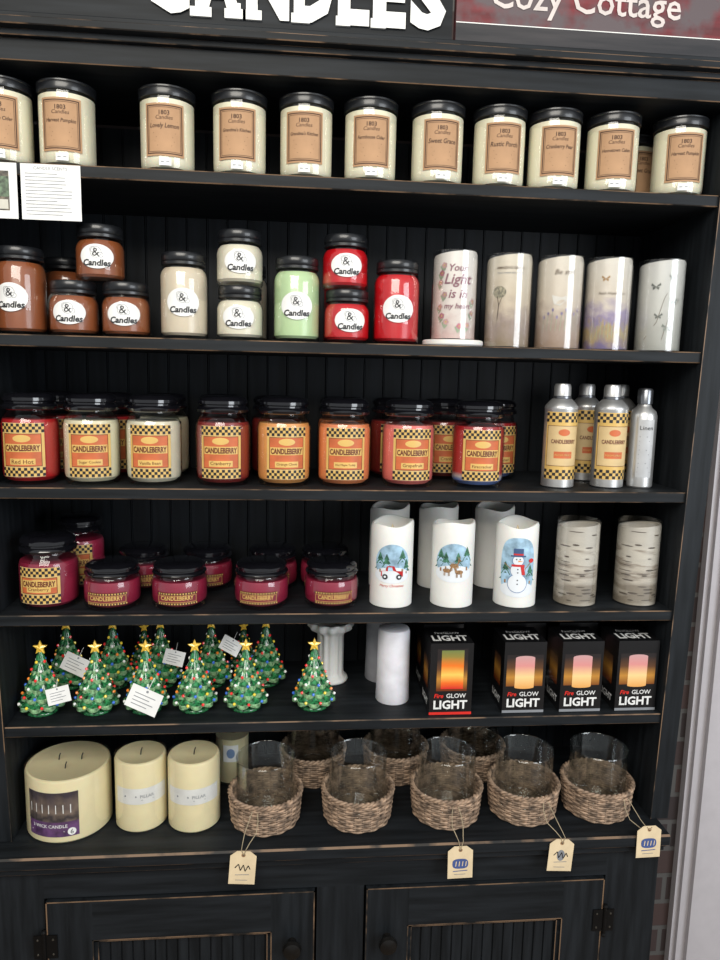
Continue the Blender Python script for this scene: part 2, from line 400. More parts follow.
# ---------------------------------------------------------------- oval label jars
def waxm(n,c): return pm('wax_'+n,c,.35,coat=.35,var=.03,sss=.05)
WX={'brown':waxm('brown',(.30,.085,.028)),'cream':waxm('cream',(.82,.74,.58)),'tan':waxm('tan',(.72,.60,.45)),'green':waxm('green',(.54,.70,.38)),'red':waxm('red',(.62,.006,.012))}
def mason(h,r,c):
    k='mason%s%s'%(h,c)
    if k in _t: return _t[k]
    nz=h-.022
    g=M().lathe([(.0001,.002),(r-.008,.002),(r-.003,0),(r,.005),(r,nz-.014),(r-.002,nz-.007),(r-.006,nz-.001),(r-.007,nz+.008)],48,GL)
    w=M().lathe([(.0001,.006),(r-.006,.006),(r-.0015,.010),(r-.0015,nz-.014),(r-.0035,nz-.007),(r-.0075,nz-.002),(.0001,nz-.002)],48,WX[c])
    l=M().lathe([(.0001,nz+.002),(r-.004,nz+.002),(r-.003,nz+.003),(r-.003,nz+.007),(r-.0045,nz+.008),(r-.003,nz+.010),(r-.003,nz+.019),(r-.005,nz+.022),(r-.012,nz+.0225),(r-.013,nz+.0212),(.0001,nz+.0212)],48,LIDB)
    P=cyl(r+.0002); p=M(); cz=h*.42; b=.0225 if h>.1 else .0190
    p.ell(P,0,cz,.0270,b,WHITE,.0005,20)
    p.text(P,'Candles',.0,cz-b*.52,.043,INK,.0009,bold=.035,shear=.15)
    p.text(P,'&',-.001,cz+b*.34,.011,INK,.0009)
    for (ox,oz,rr) in((-.001,.34,.0085),(-.006,.55,.004),(.006,.12,.004)):
        for q in range(14):
            a,b2=2*pi*q/14,2*pi*(q+1)/14
            p.line(P,[(ox+rr*math.cos(a),cz+b*oz+rr*math.sin(a)),(ox+rr*math.cos(b2),cz+b*oz+rr*math.sin(b2))],.0006,GREYINK,.0008)
    _t[k]=(g.mesh('jar_glass'),w.mesh('wax'),l.mesh('lid'),p.mesh('oval_label')); return _t[k]
def mj(x,y,z,h,c,rz=0):
    g,w,l,p=mason(h,.0390,c)
    size='tall' if h>.1 else 'small'
    thing('jar_candle','%s %s wax jar candle with white oval label'%(size,c),'candle',(x,y,z),[('jar_glass',g),('wax',w),('lid',l),('oval_label',p)],'oval label jar candles',rz)
z2=1.650; T=.138; Q=.088
mj(-.447,.055,z2,T,'brown',-.1); mj(-.364,.055,z2,Q,'brown',.05); mj(-.280,.055,z2,Q,'brown',.1); mj(-.320,.057,z2+Q+.0006,Q,'brown',.1)
mj(-.405,.16,z2,T,'brown'); mj(-.30,.165,z2,Q,'brown')
mj(-.185,.052,z2,T,'tan',.1); mj(-.093,.052,z2,Q,'cream',0); mj(-.093,.052,z2+Q+.0006,Q,'cream',.1)
mj(.002,.052,z2,T,'green',0); mj(.087,.052,z2,Q,'red',.1); mj(.083,.054,z2+Q+.0006,Q,'red',0); mj(.172,.052,z2,T,'red',-.05)
mj(-.09,.16,z2,T,'cream'); mj(.09,.16,z2,T,'red')
mj(.19,.16,z2,T,'red')

# ---------------------------------------------------------------- picture flameless candles in clear cylinders
PINK=pm('flower_pink',(.62,.22,.28),.5,var=.2); LEAF=pm('leaf_green',(.22,.36,.16),.5,var=.2); PURP=pm('butterfly_purple',(.22,.16,.36),.5,var=.2); BRNP=pm('bark_brown_print',(.16,.11,.07),.6)
def pic_candle(x,y,z,h,r,mat,deco,label,rz=0,base=False):
    g=M().lathe([(r,0),(r,h),(r-.0015,h),(r-.0015,.001),(.0001,.001)],48,GLS)
    hh=h-.004
    w=M().lathe([(.0001,.002),(r-.0025,.002),(r-.0025,hh-.004),(r-.004,hh),(r-.007,hh-.001),(r-.009,hh-.02),(.0001,hh-.022)],48,mat,zm=lambda a,j:(.004*math.cos(a-1) if 2<=j<=4 else 0))
    P=cyl(r-.0023); p=M(); deco(p,P,h)
    parts=[('clear_cylinder',g.mesh('clear_cylinder')),('wax',w.mesh('wax')),('printed_picture',p.mesh('printed_picture'))]
    o=thing('flameless_candle',label,'candle',(x,y,z+(.011 if base else 0)),parts,'picture pillar candles',rz)
    if base:
        b=M().lathe([(.0001,-.0105),(.050,-.0105),(.0525,-.008),(.0525,-.002),(.050,-.0003),(.0001,-.0003)],48,LEDW)
        meshobj('base_ring',b.mesh('base_ring'),o,label='white round base ring')
def flower(p,P,s,z,r,c):
    for k in range(5):
        a=2*pi*k/5+s*90; p.ell(P,s+r*.6*math.cos(a),z+r*.6*math.sin(a),r*.55,r*.55,c,.0005,6)
    p.ell(P,s,z,r*.3,r*.3,pm('flower_yellow',(.7,.5,.1),.5),.0007,6)
def butterfly(p,P,s,z,r,c,t=0):
    for sx in(-1,1):
        p.poly(P,[(s,z),(s+sx*r,z+r*.9),(s+sx*r*1.2,z+r*.3),(s+sx*r*.5,z)],c,.0006); p.poly(P,[(s,z),(s+sx*r*.8,z-r*.1),(s+sx*r*.7,z-r*.8),(s+sx*.15*r,z-r*.4)],c,.0006)
PINK2=pm('flower_pale_pink',(.70,.42,.40),.5,var=.2); LEAF2=pm('leaf_pale_green',(.42,.50,.34),.5,var=.2); LAV=pm('lavender_soft',(.36,.30,.46),.5,var=.2)
def d1(p,P,h):
    random.seed(3)
    for s,z in((-.028,.105),(-.030,.09),(-.024,.118),(-.026,.035),(-.03,.05),(-.018,.025),(.02,.02),(.028,.04),(.03,.06),(.005,.018),(-.022,.07)):
        p.poly(P,[(s,z-.008),(s+.006,z-.002),(s+.002,z+.008),(s-.005,z+.002)],LEAF2,.0005); flower(p,P,s+.003,z+.004,.0045,random.choice((PINK,PINK2,PINK2)))
    TX=pm('script_rose_print',(.30,.14,.17),.6)
    for t,z,w in(('Your',.118,.032),('Light',.097,.048),('is in',.075,.032),('my heart',.054,.046)): p.text(P,t,.004,z,w,TX,.0009,shear=.25,bold=.015)
def d2(p,P,h):
    p.text(P,'AMAZING GRACE',0,.132,.048,BRNP,.0009,bold=.01); p.text(P,'how sweet the sound',0,.124,.044,GREYINK,.0009)
    p.line(P,[(-.020,.045),(-.018,.07),(-.021,.085)],.0014,BRNP); p.line(P,[(-.018,.07),(-.013,.083)],.0009,BRNP)
    p.ell(P,-.018,.092,.012,.010,pm('tree_print',(.42,.38,.26),.6,var=.4,scale=300),.0005)
    for i in range(8): p.line(P,[(-.03+i*.008,.03),(-.028+i*.008,.044+.004*(i%3))],.0007,pm('fence_print',(.36,.30,.24),.6))
def d3(p,P,h):
    p.poly(P,[(-.016,.09),(-.012,.075),(-.002,.072),(.01,.082),(.012,.09),(0,.086)],pm('bird_white',(.80,.77,.70),.5))
    for i in range(9): s=-.03+i*.0075; p.line(P,[(s,.03),(s+.002,.050+.006*(i%3))],.0007,LEAF2); p.ell(P,s+.002,.053+.006*(i%3),.002,.003,LAV,.0005,6)
    p.text(P,'Be still',.004,.128,.034,BRNP,.0009,shear=.3)
def d4(p,P,h):
    for i in range(11): s=-.032+i*.0062; p.line(P,[(s,.02),(s,.042+.006*(i%2))],.0007,LEAF2); p.ell(P,s,.045+.006*(i%2),.0014,.005,LAV,.0006,6)
    butterfly(p,P,-.01,.12,.006,pm('butterfly_orange',(.50,.30,.12),.5)); p.text(P,'Faith Hope Love',.002,.095,.045,BRNP,.0009,shear=.3)
def d5(p,P,h):
    for s,z,r in((-.015,.11,.007),(.012,.125,.006),(.016,.085,.007),(-.008,.06,.006),(.008,.04,.008)): butterfly(p,P,s,z,r,pm('butterfly_grey',(.26,.28,.24),.5,var=.3))
    p.line(P,[(-.03,.02),(-.01,.05),(.0,.09),(.02,.13)],.0008,BRNP); p.line(P,[(.0,.02),(.01,.06),(.028,.09)],.0008,BRNP)
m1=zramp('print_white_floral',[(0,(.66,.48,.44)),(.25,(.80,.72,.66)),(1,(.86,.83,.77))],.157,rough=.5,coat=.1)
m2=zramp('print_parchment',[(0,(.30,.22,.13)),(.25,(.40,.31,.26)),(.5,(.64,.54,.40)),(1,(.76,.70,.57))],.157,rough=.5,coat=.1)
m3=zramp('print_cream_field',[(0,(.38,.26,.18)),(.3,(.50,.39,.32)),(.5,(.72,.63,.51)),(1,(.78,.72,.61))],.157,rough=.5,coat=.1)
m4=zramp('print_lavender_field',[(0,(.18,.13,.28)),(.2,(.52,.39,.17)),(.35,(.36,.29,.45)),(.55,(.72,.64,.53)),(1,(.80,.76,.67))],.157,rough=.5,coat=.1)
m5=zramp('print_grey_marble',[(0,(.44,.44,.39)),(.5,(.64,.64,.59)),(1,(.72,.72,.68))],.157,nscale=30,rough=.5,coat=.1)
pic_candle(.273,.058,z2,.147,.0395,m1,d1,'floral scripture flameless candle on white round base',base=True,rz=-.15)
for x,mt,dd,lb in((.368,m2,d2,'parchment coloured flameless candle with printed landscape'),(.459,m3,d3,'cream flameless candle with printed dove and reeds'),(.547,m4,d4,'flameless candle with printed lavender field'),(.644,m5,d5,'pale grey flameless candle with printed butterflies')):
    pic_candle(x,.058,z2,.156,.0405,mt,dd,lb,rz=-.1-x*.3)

# ---------------------------------------------------------------- checker label apothecary jars
GOLD=pm('label_gold',(.72,.47,.14),.4,var=.05); ORG=pm('label_orange_red',(.62,.15,.05),.5,var=.1); TANL=pm('label_tan',(.68,.50,.25),.55); DKR=pm('label_dark_border',(.14,.025,.015),.5)
def checker(p,P,s0,s1,z0,rows,c,A,B,o=.0005):
    n=int(round((s1-s0)/c)); c2=(s1-s0)/n
    p.rect(P,s0,s1,z0,z0+rows*c,B,o)
    for r in range(rows):
        for i in range(n):
            if (i+r)%2==0: p.rect(P,s0+i*c2,s0+(i+1)*c2,z0+r*c,z0+(r+1)*c,A,o+.0003,1)
WC={'red':(.50,.012,.015),'cream':(.84,.75,.52),'ivory':(.82,.74,.56),'cranberry':(.27,.022,.018),'orange':(.90,.38,.11),'salmon':(.90,.27,.10),'pink':(.84,.19,.16),'maroon':(.30,.016,.048),'magenta':(.38,.02,.065)}
def layered(n): 
    return zramp('wax_layered_red_blue',[(0,(.10,.20,.50)),(.12,(.16,.22,.48)),(.17,(.60,.55,.52)),(.24,(.50,.04,.03)),(1,(.38,.012,.015))],.11,nscale=20,namt=.03)
def apoth(h,r,c,name2):
    k='ap%s%s'%(h,c)
    if k in _t: return _t[k]
    mat=layered(0) if c=='striped' else pm('jarwax_'+c,WC[c],.4,coat=.3,var=.04,sss=.05)
    small=h<.1
    lh=.030 if not small else .024; nb=h-lh
    sh=.018 if not small else .010
    lk=1 if not small else .8
    g=M().lathe([(.0001,.002),(r-.012,.002),(r-.006,0),(r-.001,.006),(r,.014),(r,nb-sh-.004),(r-.002,nb-sh+.004),(r-.008,nb-.005),(r-.011,nb-.001),(r-.011,nb+.002)],56,GL)
    w=M().lathe([(.0001,.006),(r-.010,.006),(r-.003,.012),(r-.0018,.018),(r-.0018,nb-sh-.004),(r-.004,nb-sh+.004),(.0001,nb-sh+.004)],56,mat)
    l=M().lathe([(.0001,nb+.001),(r-.007,nb+.001),(r-.003,nb+.003*lk),(r-.002,nb+.007*lk),(r-.004,nb+.011*lk),(r-.007,nb+.0125*lk),(r-.007,nb+.015*lk),(r-.004,nb+.017*lk),(r-.004,nb+.022*lk),(r-.008,nb+.027*lk),(r-.016,nb+.030*lk),(.0001,nb+.0305*lk)],56,LIDG)
    P=cyl(r+.0002); p=M(); W=.0355
    if not small:
        z0=.014; z1=nb-sh-.001; ck=.0048; rows=3
    else:
        z0=.012; z1=.034; ck=.0024; rows=1
    p.rect(P,-W,W,z0,z1,TANL if not small else DKR,.0004)
    checker(p,P,-W,W,z0+.001,rows,ck,INK,GOLD); checker(p,P,-W,W,z1-rows*ck-.001,rows,ck,INK,GOLD)
    a=z0+rows*ck+.002; b=z1-rows*ck-.002
    p.rect(P,-W,W,a,b,GOLD if not small else pm('jarlabel_plum',(.20,.02,.035),.5),.0006)
    if not small:
        p.rect(P,-W+.005,W-.005,a+.001,b-.001,ORG,.0008)
        p.frame(P,-W+.005,W-.005,a+.001,b-.001,.0009,DKR,.0010)
        p.ell(P,0,b-.009,.014,.006,GOLD,.0009,12)
        p.rect(P,-.029,.029,(a+b)/2-.003,(a+b)/2+.010,GOLD,.0010)
        p.text(P,'CANDLEBERRY',0,(a+b)/2+.0035,.055,DKR,.0015,bold=.03,hs=1.6)
        p.rect(P,-.020,.020,a+.004,a+.014,GOLD,.0011); p.text(P,name2,0,a+.009,.034,DKR,.0015)
    else:
        p.frame(P,-W+.002,W-.002,a+.0005,b-.0005,.0006,GOLD,.0010)
        p.text(P,'CANDLEBERRY',0,(a+b)/2+.0015,.056,GOLD,.0015,bold=.02,hs=1.2)
        p.line(P,[(-.020,a+.0042),(.020,a+.0042)],.0010,GOLD,.0012)
    _t[k]=(g.mesh('jar_glass'),w.mesh('wax'),l.mesh('lid'),p.mesh('checker_label')); return _t[k]
def aj(x,y,z,h,r,c,n2='Home Sweet Home',rz=0,grp='checker label jar candles'):
    g,w,l,p=apoth(h,r,c,n2)
    cc={'striped':'red white and blue'}.get(c,c)
    size='small squat' if h<.1 else 'large'
    thing('jar_candle','%s %s jar candle with checkered label'%(size,cc),'candle',(x,y,z),[('jar_glass',g),('wax',w),('lid',l),('checker_label',p)],grp,rz)
z3=1.405
row3=[(-.446,'red','Red Hot'),(-.345,'cream','Sugar Cookie'),(-.241,'ivory','Vanilla Bean'),(-.123,'cranberry','Cranberry'),(-.018,'orange','Orange Clove'),(.088,'salmon','Hot Maple Toddy'),(.202,'pink','Grapefruit'),(.329,'striped','Firecracker')]
for x,c,n in row3: aj(x,.065,z3,.152,.0465,c,n,random.uniform(-.08,.12)-x*.25)
for x,c in((-.435,'red'),(-.338,'red'),(-.242,'cream'),(-.135,'cranberry'),(-.035,'cranberry'),(.09,'salmon'),(.19,'cranberry'),(.287,'cranberry'),(.385,'striped')): aj(x,.172,z3,.152,.0465,c,'x',.1)
# aerosol room sprays
ALU=pm('brushed_aluminium',(.64,.64,.63),.38,metal=.8); ALD=pm('aluminium_dark_rim',(.25,.26,.28),.3,metal=.9)
cb=M().lathe([(.0001,0),(.026,0),(.029,.002),(.029,.140),(.0295,.142),(.0285,.146),(.021,.155),(.0165,.159),(.0001,.159)],40,ALU).mesh('can_body')
cc=M().lathe([(.0150,.1595),(.0150,.180),(.0130,.185),(.0001,.186)],32,ALU); cc.lathe([(.0160,.1595),(.0160,.163),(.0150,.164)],32,ALD); cc=cc.mesh('cap')
P=cyl(.0292); lb=M(); W=.034
lb.rect(P,-W,W,.016,.136,GOLD,.0003); checker(lb,P,-W,W,.017,3,.0055,INK,GOLD,.0004); checker(lb,P,-W,W,.118,3,.0055,INK,GOLD,.0004)
lb.rect(P,-W+.004,W-.004,.040,.112,TANL,.0006); lb.frame(P,-W+.004,W-.004,.040,.112,.0008,DKR,.0009); lb.text(P,'CANDLEBERRY',0,.084,.044,DKR,.0012,bold=.02,hs=1.5); lb.ell(P,0,.100,.010,.006,ORG,.0009); lb.rect(P,-.016,.016,.054,.066,ORG,.0009)
lb.text(P,'ROOM SPRAY',0,.060,.028,GOLD,.0014)
lb=lb.mesh('checker_label')
for x,y,rz in((.478,.062,-.1),(.573,.066,-.1),(.562,.155,.1),(.635,.165,.1)):
    thing('spray_can','silver aerosol room spray with checkered label','spray can',(x,y,z3),[('can_body',cb),('cap',cc),('checker_label',lb)],'room spray cans',rz)
sb=M().lathe([(.0001,0),(.020,0),(.0225,.003),(.0225,.13),(.020,.139),(.012,.146),(.010,.152),(.0001,.152)],32,ALU).mesh('bottle_body')
sc=M().lathe([(.0125,.1525),(.0125,.176),(.010,.180),(.0001,.181)],24,ALD).mesh('cap')
P=cyl(.0227); sl=M(); sl.rect(P,-.014,.014,.02,.125,pm('silver_label',(.50,.51,.52),.4),.0003)
for i in range(9): sl.line(P,[(-.011,.030+i*.008),(.011-(i%3)*.004,.030+i*.008)],.0012,GREYINK,.0008)
sl.text(P,'Linen',0,.110,.022,INK,.0009)
sl=sl.mesh('paper_label')
for x,y in((.634,.062),(.658,.115)):
    thing('spray_bottle','slender silver refresher bottle with grey cap','bottle',(x,y,z3),[('bottle_body',sb),('cap',sc),('paper_label',sl)],'slender silver bottles',-.2)

# ---------------------------------------------------------------- row 4
z4=1.188
aj(-.425,.066,z4,.126,.050,'maroon','Cranberry',-.05,'maroon checker label candles')
aj(-.405,.178,z4,.137,.046,'magenta','x',0,'maroon checker label candles')
for x,rz in((-.316,0),(-.200,.05),(-.056,-.1),(.069,.05)): aj(x,.060,z4,.080,.049,'maroon','x',rz,'maroon checker label candles')
for x in(-.285,-.165,-.040,.062): aj(x,.172,z4,.080,.049,'maroon','x',0,'maroon checker label candles')
SKY=pm('print_winter_sky',(.38,.58,.74),.5,var=.25,scale=60); SNOW=pm('print_snow',(.80,.84,.88),.5,var=.03); TRK=pm('print_truck_red',(.62,.03,.03),.5); TREE=pm('print_pine',(.06,.20,.12),.6,var=.4,scale=200); DEER=pm('print_deer',(.36,.20,.09),.6,var=.3,scale=300); NAVY=pm('print_navy',(.05,.10,.22),.5)
def zoomP(P,k,z0): return lambda s,z,o=0:P(s*k,z0+(z-z0)*k,o)
def pine(p,P,s,z,h,o=.0008):
    for k in range(3):
        w=h*.32*(1-k*.25); b=z+h*.15+k*h*.24; p.poly(P,[(s-w,b),(s+w,b),(s,b+h*.38)],TREE,o+.0001*k)
    p.poly(P,[(s-h*.04,z),(s+h*.04,z),(s+h*.04,z+h*.16),(s-h*.04,z+h*.16)],DEER,o)
def art_truck(p,P):
    P=zoomP(P,1.22,.070)
    p.ell(P,0,.080,.026,.028,SKY,.0004,16); p.ell(P,0,.062,.027,.012,SNOW,.0006,16)
    for s,z,h in((-.018,.066,.03),(-.008,.070,.024),(.015,.066,.034),(.022,.064,.022)): pine(p,P,s,z,h)
    p.poly(P,[(-.016,.060),(.016,.060),(.016,.068),(.006,.069),(.003,.076),(-.007,.076),(-.009,.069),(-.016,.068)],TRK,.0014)
    p.poly(P,[(-.006,.0695),(.001,.0695),(0,.0745),(-.0055,.0745)],SKY,.0018)
    for s in(-.010,.010): p.ell(P,s,.060,.004,.004,INK,.0018,8); p.ell(P,s,.060,.0018,.0018,SNOW,.0022,6)
    p.text(P,'Merry Christmas',0,.046,.036,TRK,.0010,shear=.3)
def art_deer(p,P):
    P=zoomP(P,1.2,.075)
    p.ell(P,0,.083,.028,.028,SKY,.0004,16); p.ell(P,0,.065,.029,.013,SNOW,.0006,16)
    for s,z,h in((-.02,.068,.034),(-.012,.072,.026),(.006,.074,.024),(.020,.070,.036)): pine(p,P,s,z,h)
    for s,z,k in((-.010,.062,1),(.008,.060,-1),(.0,.070,1)):
        p.ell(P,s,z+.008,.006,.0032,DEER,.0014,8)
        for q in(-.004,-.0025,.0025,.004): p.line(P,[(s+q,z+.007),(s+q,z)],.0009,DEER,.0014)
        p.line(P,[(s+k*.005,z+.009),(s+k*.007,z+.015)],.002,DEER,.0014); p.ell(P,s+k*.008,z+.016,.0024,.0015,DEER,.0015,6)
        p.line(P,[(s+k*.007,z+.017),(s+k*.005,z+.022)],.0006,DEER,.0015); p.line(P,[(s+k*.007,z+.017),(s+k*.009,z+.022)],.0006,DEER,.0015)
def art_snow(p,P):
    p.ell(P,0,.075,.032,.054,SKY,.0004,20,p=3); p.ell(P,0,.034,.032,.014,SNOW,.0006,16)
    pine(p,P,-.022,.045,.04); pine(p,P,.023,.045,.035)
    OUT=pm('print_blue_outline',(.16,.26,.48),.5)
    for z,r in((.046,.0165),(.070,.0125),(.088,.0092)):
        p.ell(P,0,z,r+.0012,r+.0012,OUT,.0010,14); p.ell(P,0,z,r,r,SNOW,.0013,14)
    p.rect(P,-.013,.013,.095,.0975,NAVY,.0018); p.rect(P,-.0085,.0085,.0975,.110,NAVY,.0018); p.rect(P,-.0085,.0085,.098,.101,TRK,.0021)
    p.rect(P,-.011,.011,.077,.081,TRK,.0018); p.poly(P,[(.004,.079),(.010,.079),(.013,.062),(.007,.062)],TRK,.0019)
    for s in(-.003,.003): p.ell(P,s,.0905,.0011,.0013,INK,.0018,6)
    p.poly(P,[(0,.0885),(.0,.086),(.009,.0865)],pm('print_carrot',(.8,.3,.04),.5),.002)
    for z in(.072,.066,.052,.045): p.ell(P,0,z,.0012,.0012,INK,.0018,6)
    p.line(P,[(-.012,.072),(-.025,.082)],.0014,DEER,.0016); p.line(P,[(.012,.072),(.024,.086)],.0014,DEER,.0016); p.ell(P,.024,.088,.005,.004,TRK,.0018,8)
def led(x,y,art,lab,h=.152,r=.0385,rz=0,ph=0):
    w=M().lathe([(.0001,.0),(r-.001,0),(r,.001),(r,h*.4),(r,h*.75),(r,h-.006),(r-.0015,h-.001),(r-.004,h-.001),(r-.0065,h-.006),(r-.008,h-.03),(.0001,h-.032)],56,LEDW,
      zm=lambda a,j:((.0034*math.cos(a-ph)+.0026*math.cos(3*a+ph)) if 5<=j<=8 else 0))
    fl=M(); fl.lathe([(.0001,h-.031),(.0035,h-.029),(.0045,h-.022),(.003,h-.014),(.0001,h-.006)],12,pm('flame_tip_plastic',(.75,.62,.38),.4))
    parts=[('wax_body',w.mesh('wax_body')),('flame_tip',fl.mesh('flame_tip'))]
    if art: 
        p=M(); art(p,cyl(r+.0001)); parts.append(('printed_picture',p.mesh('printed_picture')))
    thing('flameless_candle',lab,'candle',(x,y,z4),parts,'white wavy rim pillar candles',rz)
led(.178,.062,art_truck,'white flameless pillar printed with red truck',ph=2.4,rz=-.1)
led(.290,.060,art_deer,'white flameless pillar printed with winter deer',ph=.7,rz=-.15)
led(.408,.058,art_snow,'white flameless pillar printed with snowman',ph=2.9,rz=-.2)
led(.188,.175,None,'plain white flameless pillar with wavy rim',ph=2,h=.160); led(.285,.175,None,'plain white flameless pillar with wavy rim',ph=1,h=.160); led(.398,.175,None,'plain white flameless pillar with wavy rim',ph=2.6,h=.160)
BIR=zramp('birch_bark_print',[(0,(.34,.29,.22)),(.35,(.66,.60,.50)),(.5,(.38,.32,.25)),(.62,(.70,.65,.55)),(1,(.60,.56,.48))],.16,nscale=9,namt=1.0,stretch=(1,1,4.5),coat=.1,rough=.5)
def birch_deco(p,P,h):
    random.seed(9)
    for i in range(26):
        s=random.uniform(-.04,.04); z=random.uniform(.01,.14); w=random.uniform(.004,.014); p.ell(P,s,z,w,random.uniform(.0006,.0018),pm('bark_dark_streak',(.14,.11,.08),.6),.0005,6)
for x in(.524,.641):
    h=.156; r=.0405
    g=M().lathe([(r,0),(r,h),(r-.0015,h),(r-.0015,.001),(.0001,.001)],48,GLS)
    w=M().lathe([(.0001,.002),(r-.0025,.002),(r-.0025,h-.012),(r-.004,h-.009),(r-.008,h-.010),(r-.010,h-.03),(.0001,h-.031)],48,BIR,zm=lambda a,j:(.004*math.cos(a-1) if 2<=j<=4 else 0))
    p=M(); birch_deco(p,cyl(r-.0023),h)
    thing('flameless_candle','birch bark flameless pillar in clear cylinder','candle',(x,.060,z4),[('clear_cylinder',g.mesh('clear_cylinder')),('wax',w.mesh('wax')),('bark_streaks',p.mesh('bark_streaks'))],'birch bark pillar candles')

# ---------------------------------------------------------------- row 5
z5=.990
GRN=pm('ceramic_green',(.030,.21,.072),.18,coat=1,var=.5,scale=160); GRN2=pm('ceramic_light_green',(.30,.56,.28),.25,coat=1,var=.35,scale=220)
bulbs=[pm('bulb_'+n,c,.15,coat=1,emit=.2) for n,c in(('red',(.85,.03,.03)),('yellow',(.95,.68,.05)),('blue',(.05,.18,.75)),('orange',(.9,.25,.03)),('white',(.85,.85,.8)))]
tb=M(); tiers=6; nsc=9; bl=M()
for i in range(tiers):
    R=.038*(1-i/ (tiers+.6)); zb_=.016+i*.0142; ph=(i%2)*pi/nsc
    ri=R*.45
    f=lambda a,j,ph=ph:1+(.16 if j in(1,2,3) else .05)*abs(math.cos(nsc/2*(a+ph)))-(.08)
    zf=lambda a,j,ph=ph:(-.0040*abs(math.cos(nsc/2*(a+ph))) if j in(1,2) else 0)
    tb.lathe([(ri,zb_+.002),(R*.93,zb_-.001),(R,zb_+.0015),(R*.97,zb_+.0045)],72,GRN2,rm=f,zm=zf)
    tb.lathe([(R*.97,zb_+.0045),(R*.84,zb_+.0095),(R*.62,zb_+.016),(R*.35,zb_+.021)],72,GRN,rm=lambda a,j,ph=ph:1+(.16 if j==0 else .09)*abs(math.cos(nsc/2*(a+ph)))-.08)
    nb_=9 if i<2 else (7 if i<4 else 4)
    for q in range(nb_):
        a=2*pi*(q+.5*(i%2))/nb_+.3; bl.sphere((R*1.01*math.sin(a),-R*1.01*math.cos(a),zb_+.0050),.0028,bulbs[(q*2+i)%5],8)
tb.lathe([(.0001,.0),(.026,0),(.0275,.002),(.026,.006),(.019,.009),(.017,.018)],40,GRN)
tb=tb.mesh('ceramic_tree_body',ang=60); bl=bl.mesh('light_bulbs')
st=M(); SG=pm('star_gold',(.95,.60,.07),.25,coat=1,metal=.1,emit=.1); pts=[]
for k in range(10):
    a=pi/2+k*pi/5; r=.0125 if k%2==0 else .0054; pts.append((r*math.cos(a),r*math.sin(a)))
zc=.115
vs=[(x,-.002,zc+y) for x,y in pts]+[(x,.002,zc+y) for x,y in pts]+[(0,-.0045,zc),(0,.0045,zc)]
st.add(vs,[(k,(k+1)%10,20) for k in range(10)]+[(10+(k+1)%10,10+k,21) for k in range(10)]+[(k,10+k,10+(k+1)%10,(k+1)%10) for k in range(10)],SG)
st.lathe([(.005,.100),(.004,.106),(.0015,.109)],12,SG)
st=st.mesh('star',False)
pt=M(); P=flat(0)
pt.box(-.019,.019,0,.0006,-.026,.0,WHITE); pt.ell(P,0,-.003,.0015,.0015,GREYINK,.0003,6)
for i in range(4): pt.line(P,[(-.013,-.008-i*.0042),(.012-(i%2)*.006,-.008-i*.0042)],.0009,GREYINK,.0004)
pt=pt.mesh('price_tag',False)
strg=M().tube([(0,.012,.014),(0,.003,.006),(0,0,0)],.0004,WHITE,4).mesh('tag_string')
def tree(x,y,tag=None,rz=0,sc=1,h=1):
    o=thing('ceramic_tree','green ceramic christmas tree with gold star'+(' and white price tag' if tag else ''),'christmas tree',(x,y,z5),[('ceramic_body',tb),('light_bulbs',bl),('star',st)],'ceramic christmas trees',rz)
    o.scale=(sc,sc,sc*h)
    if tag:
        tx,tz,ry,ts=tag
        t=meshobj('price_tag',pt,o,loc=(tx,-.0445,tz),rot=(-.2,ry,0),label='white paper price tag'); t2=meshobj('tag_string',strg,t,loc=(0,0,-.002))
        t.scale=(ts,1,ts)
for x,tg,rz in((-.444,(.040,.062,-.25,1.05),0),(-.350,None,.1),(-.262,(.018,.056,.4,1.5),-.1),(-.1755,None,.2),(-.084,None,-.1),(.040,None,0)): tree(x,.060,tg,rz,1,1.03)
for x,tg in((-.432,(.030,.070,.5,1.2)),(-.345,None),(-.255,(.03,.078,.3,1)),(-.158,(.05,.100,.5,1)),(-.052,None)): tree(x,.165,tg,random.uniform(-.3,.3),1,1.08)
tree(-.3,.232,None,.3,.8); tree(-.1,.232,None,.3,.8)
# white fluted pedestal
pd=M().lathe([(.0001,0),(.034,0),(.036,.003),(.034,.008),(.028,.012),(.025,.02),(.025,.095),(.030,.102),(.040,.108),(.044,.112),(.044,.120),(.041,.123),(.036,.121),(.034,.112),(.0001,.110)],72,LEDW,rm=lambda a,j:1+(.06*math.cos(12*a) if 5<=j<=10 else 0)).mesh('candle_pedestal',ang=60)
thing('candle_pedestal','white fluted pedestal candle holder with flared top','candle holder',(.076,.178,z5),[],single=pd)
def plain(x,y,h,r,top,lab):
    w=M().lathe([(.0001,0),(r,.0),(r+.001,.002),(r,h*.3),(r-.001,h-.008),(r-.003,h-.002),(r-.008,h),(.0001,h-.0005)],40,top)
    thing('pillar_candle',lab,'candle',(x,y,z5),[],'plain white pillars',single=w.mesh('pillar_candle'))
plain(.190,.085,.142,.031,pm('cool_white_wax',(.78,.77,.82),.4,sss=.1),'smooth white pillar candle beside a black box')
plain(.182,.185,.140,.034,pm('grey_wax',(.34,.34,.37),.5),'grey pillar candle behind a white pillar')
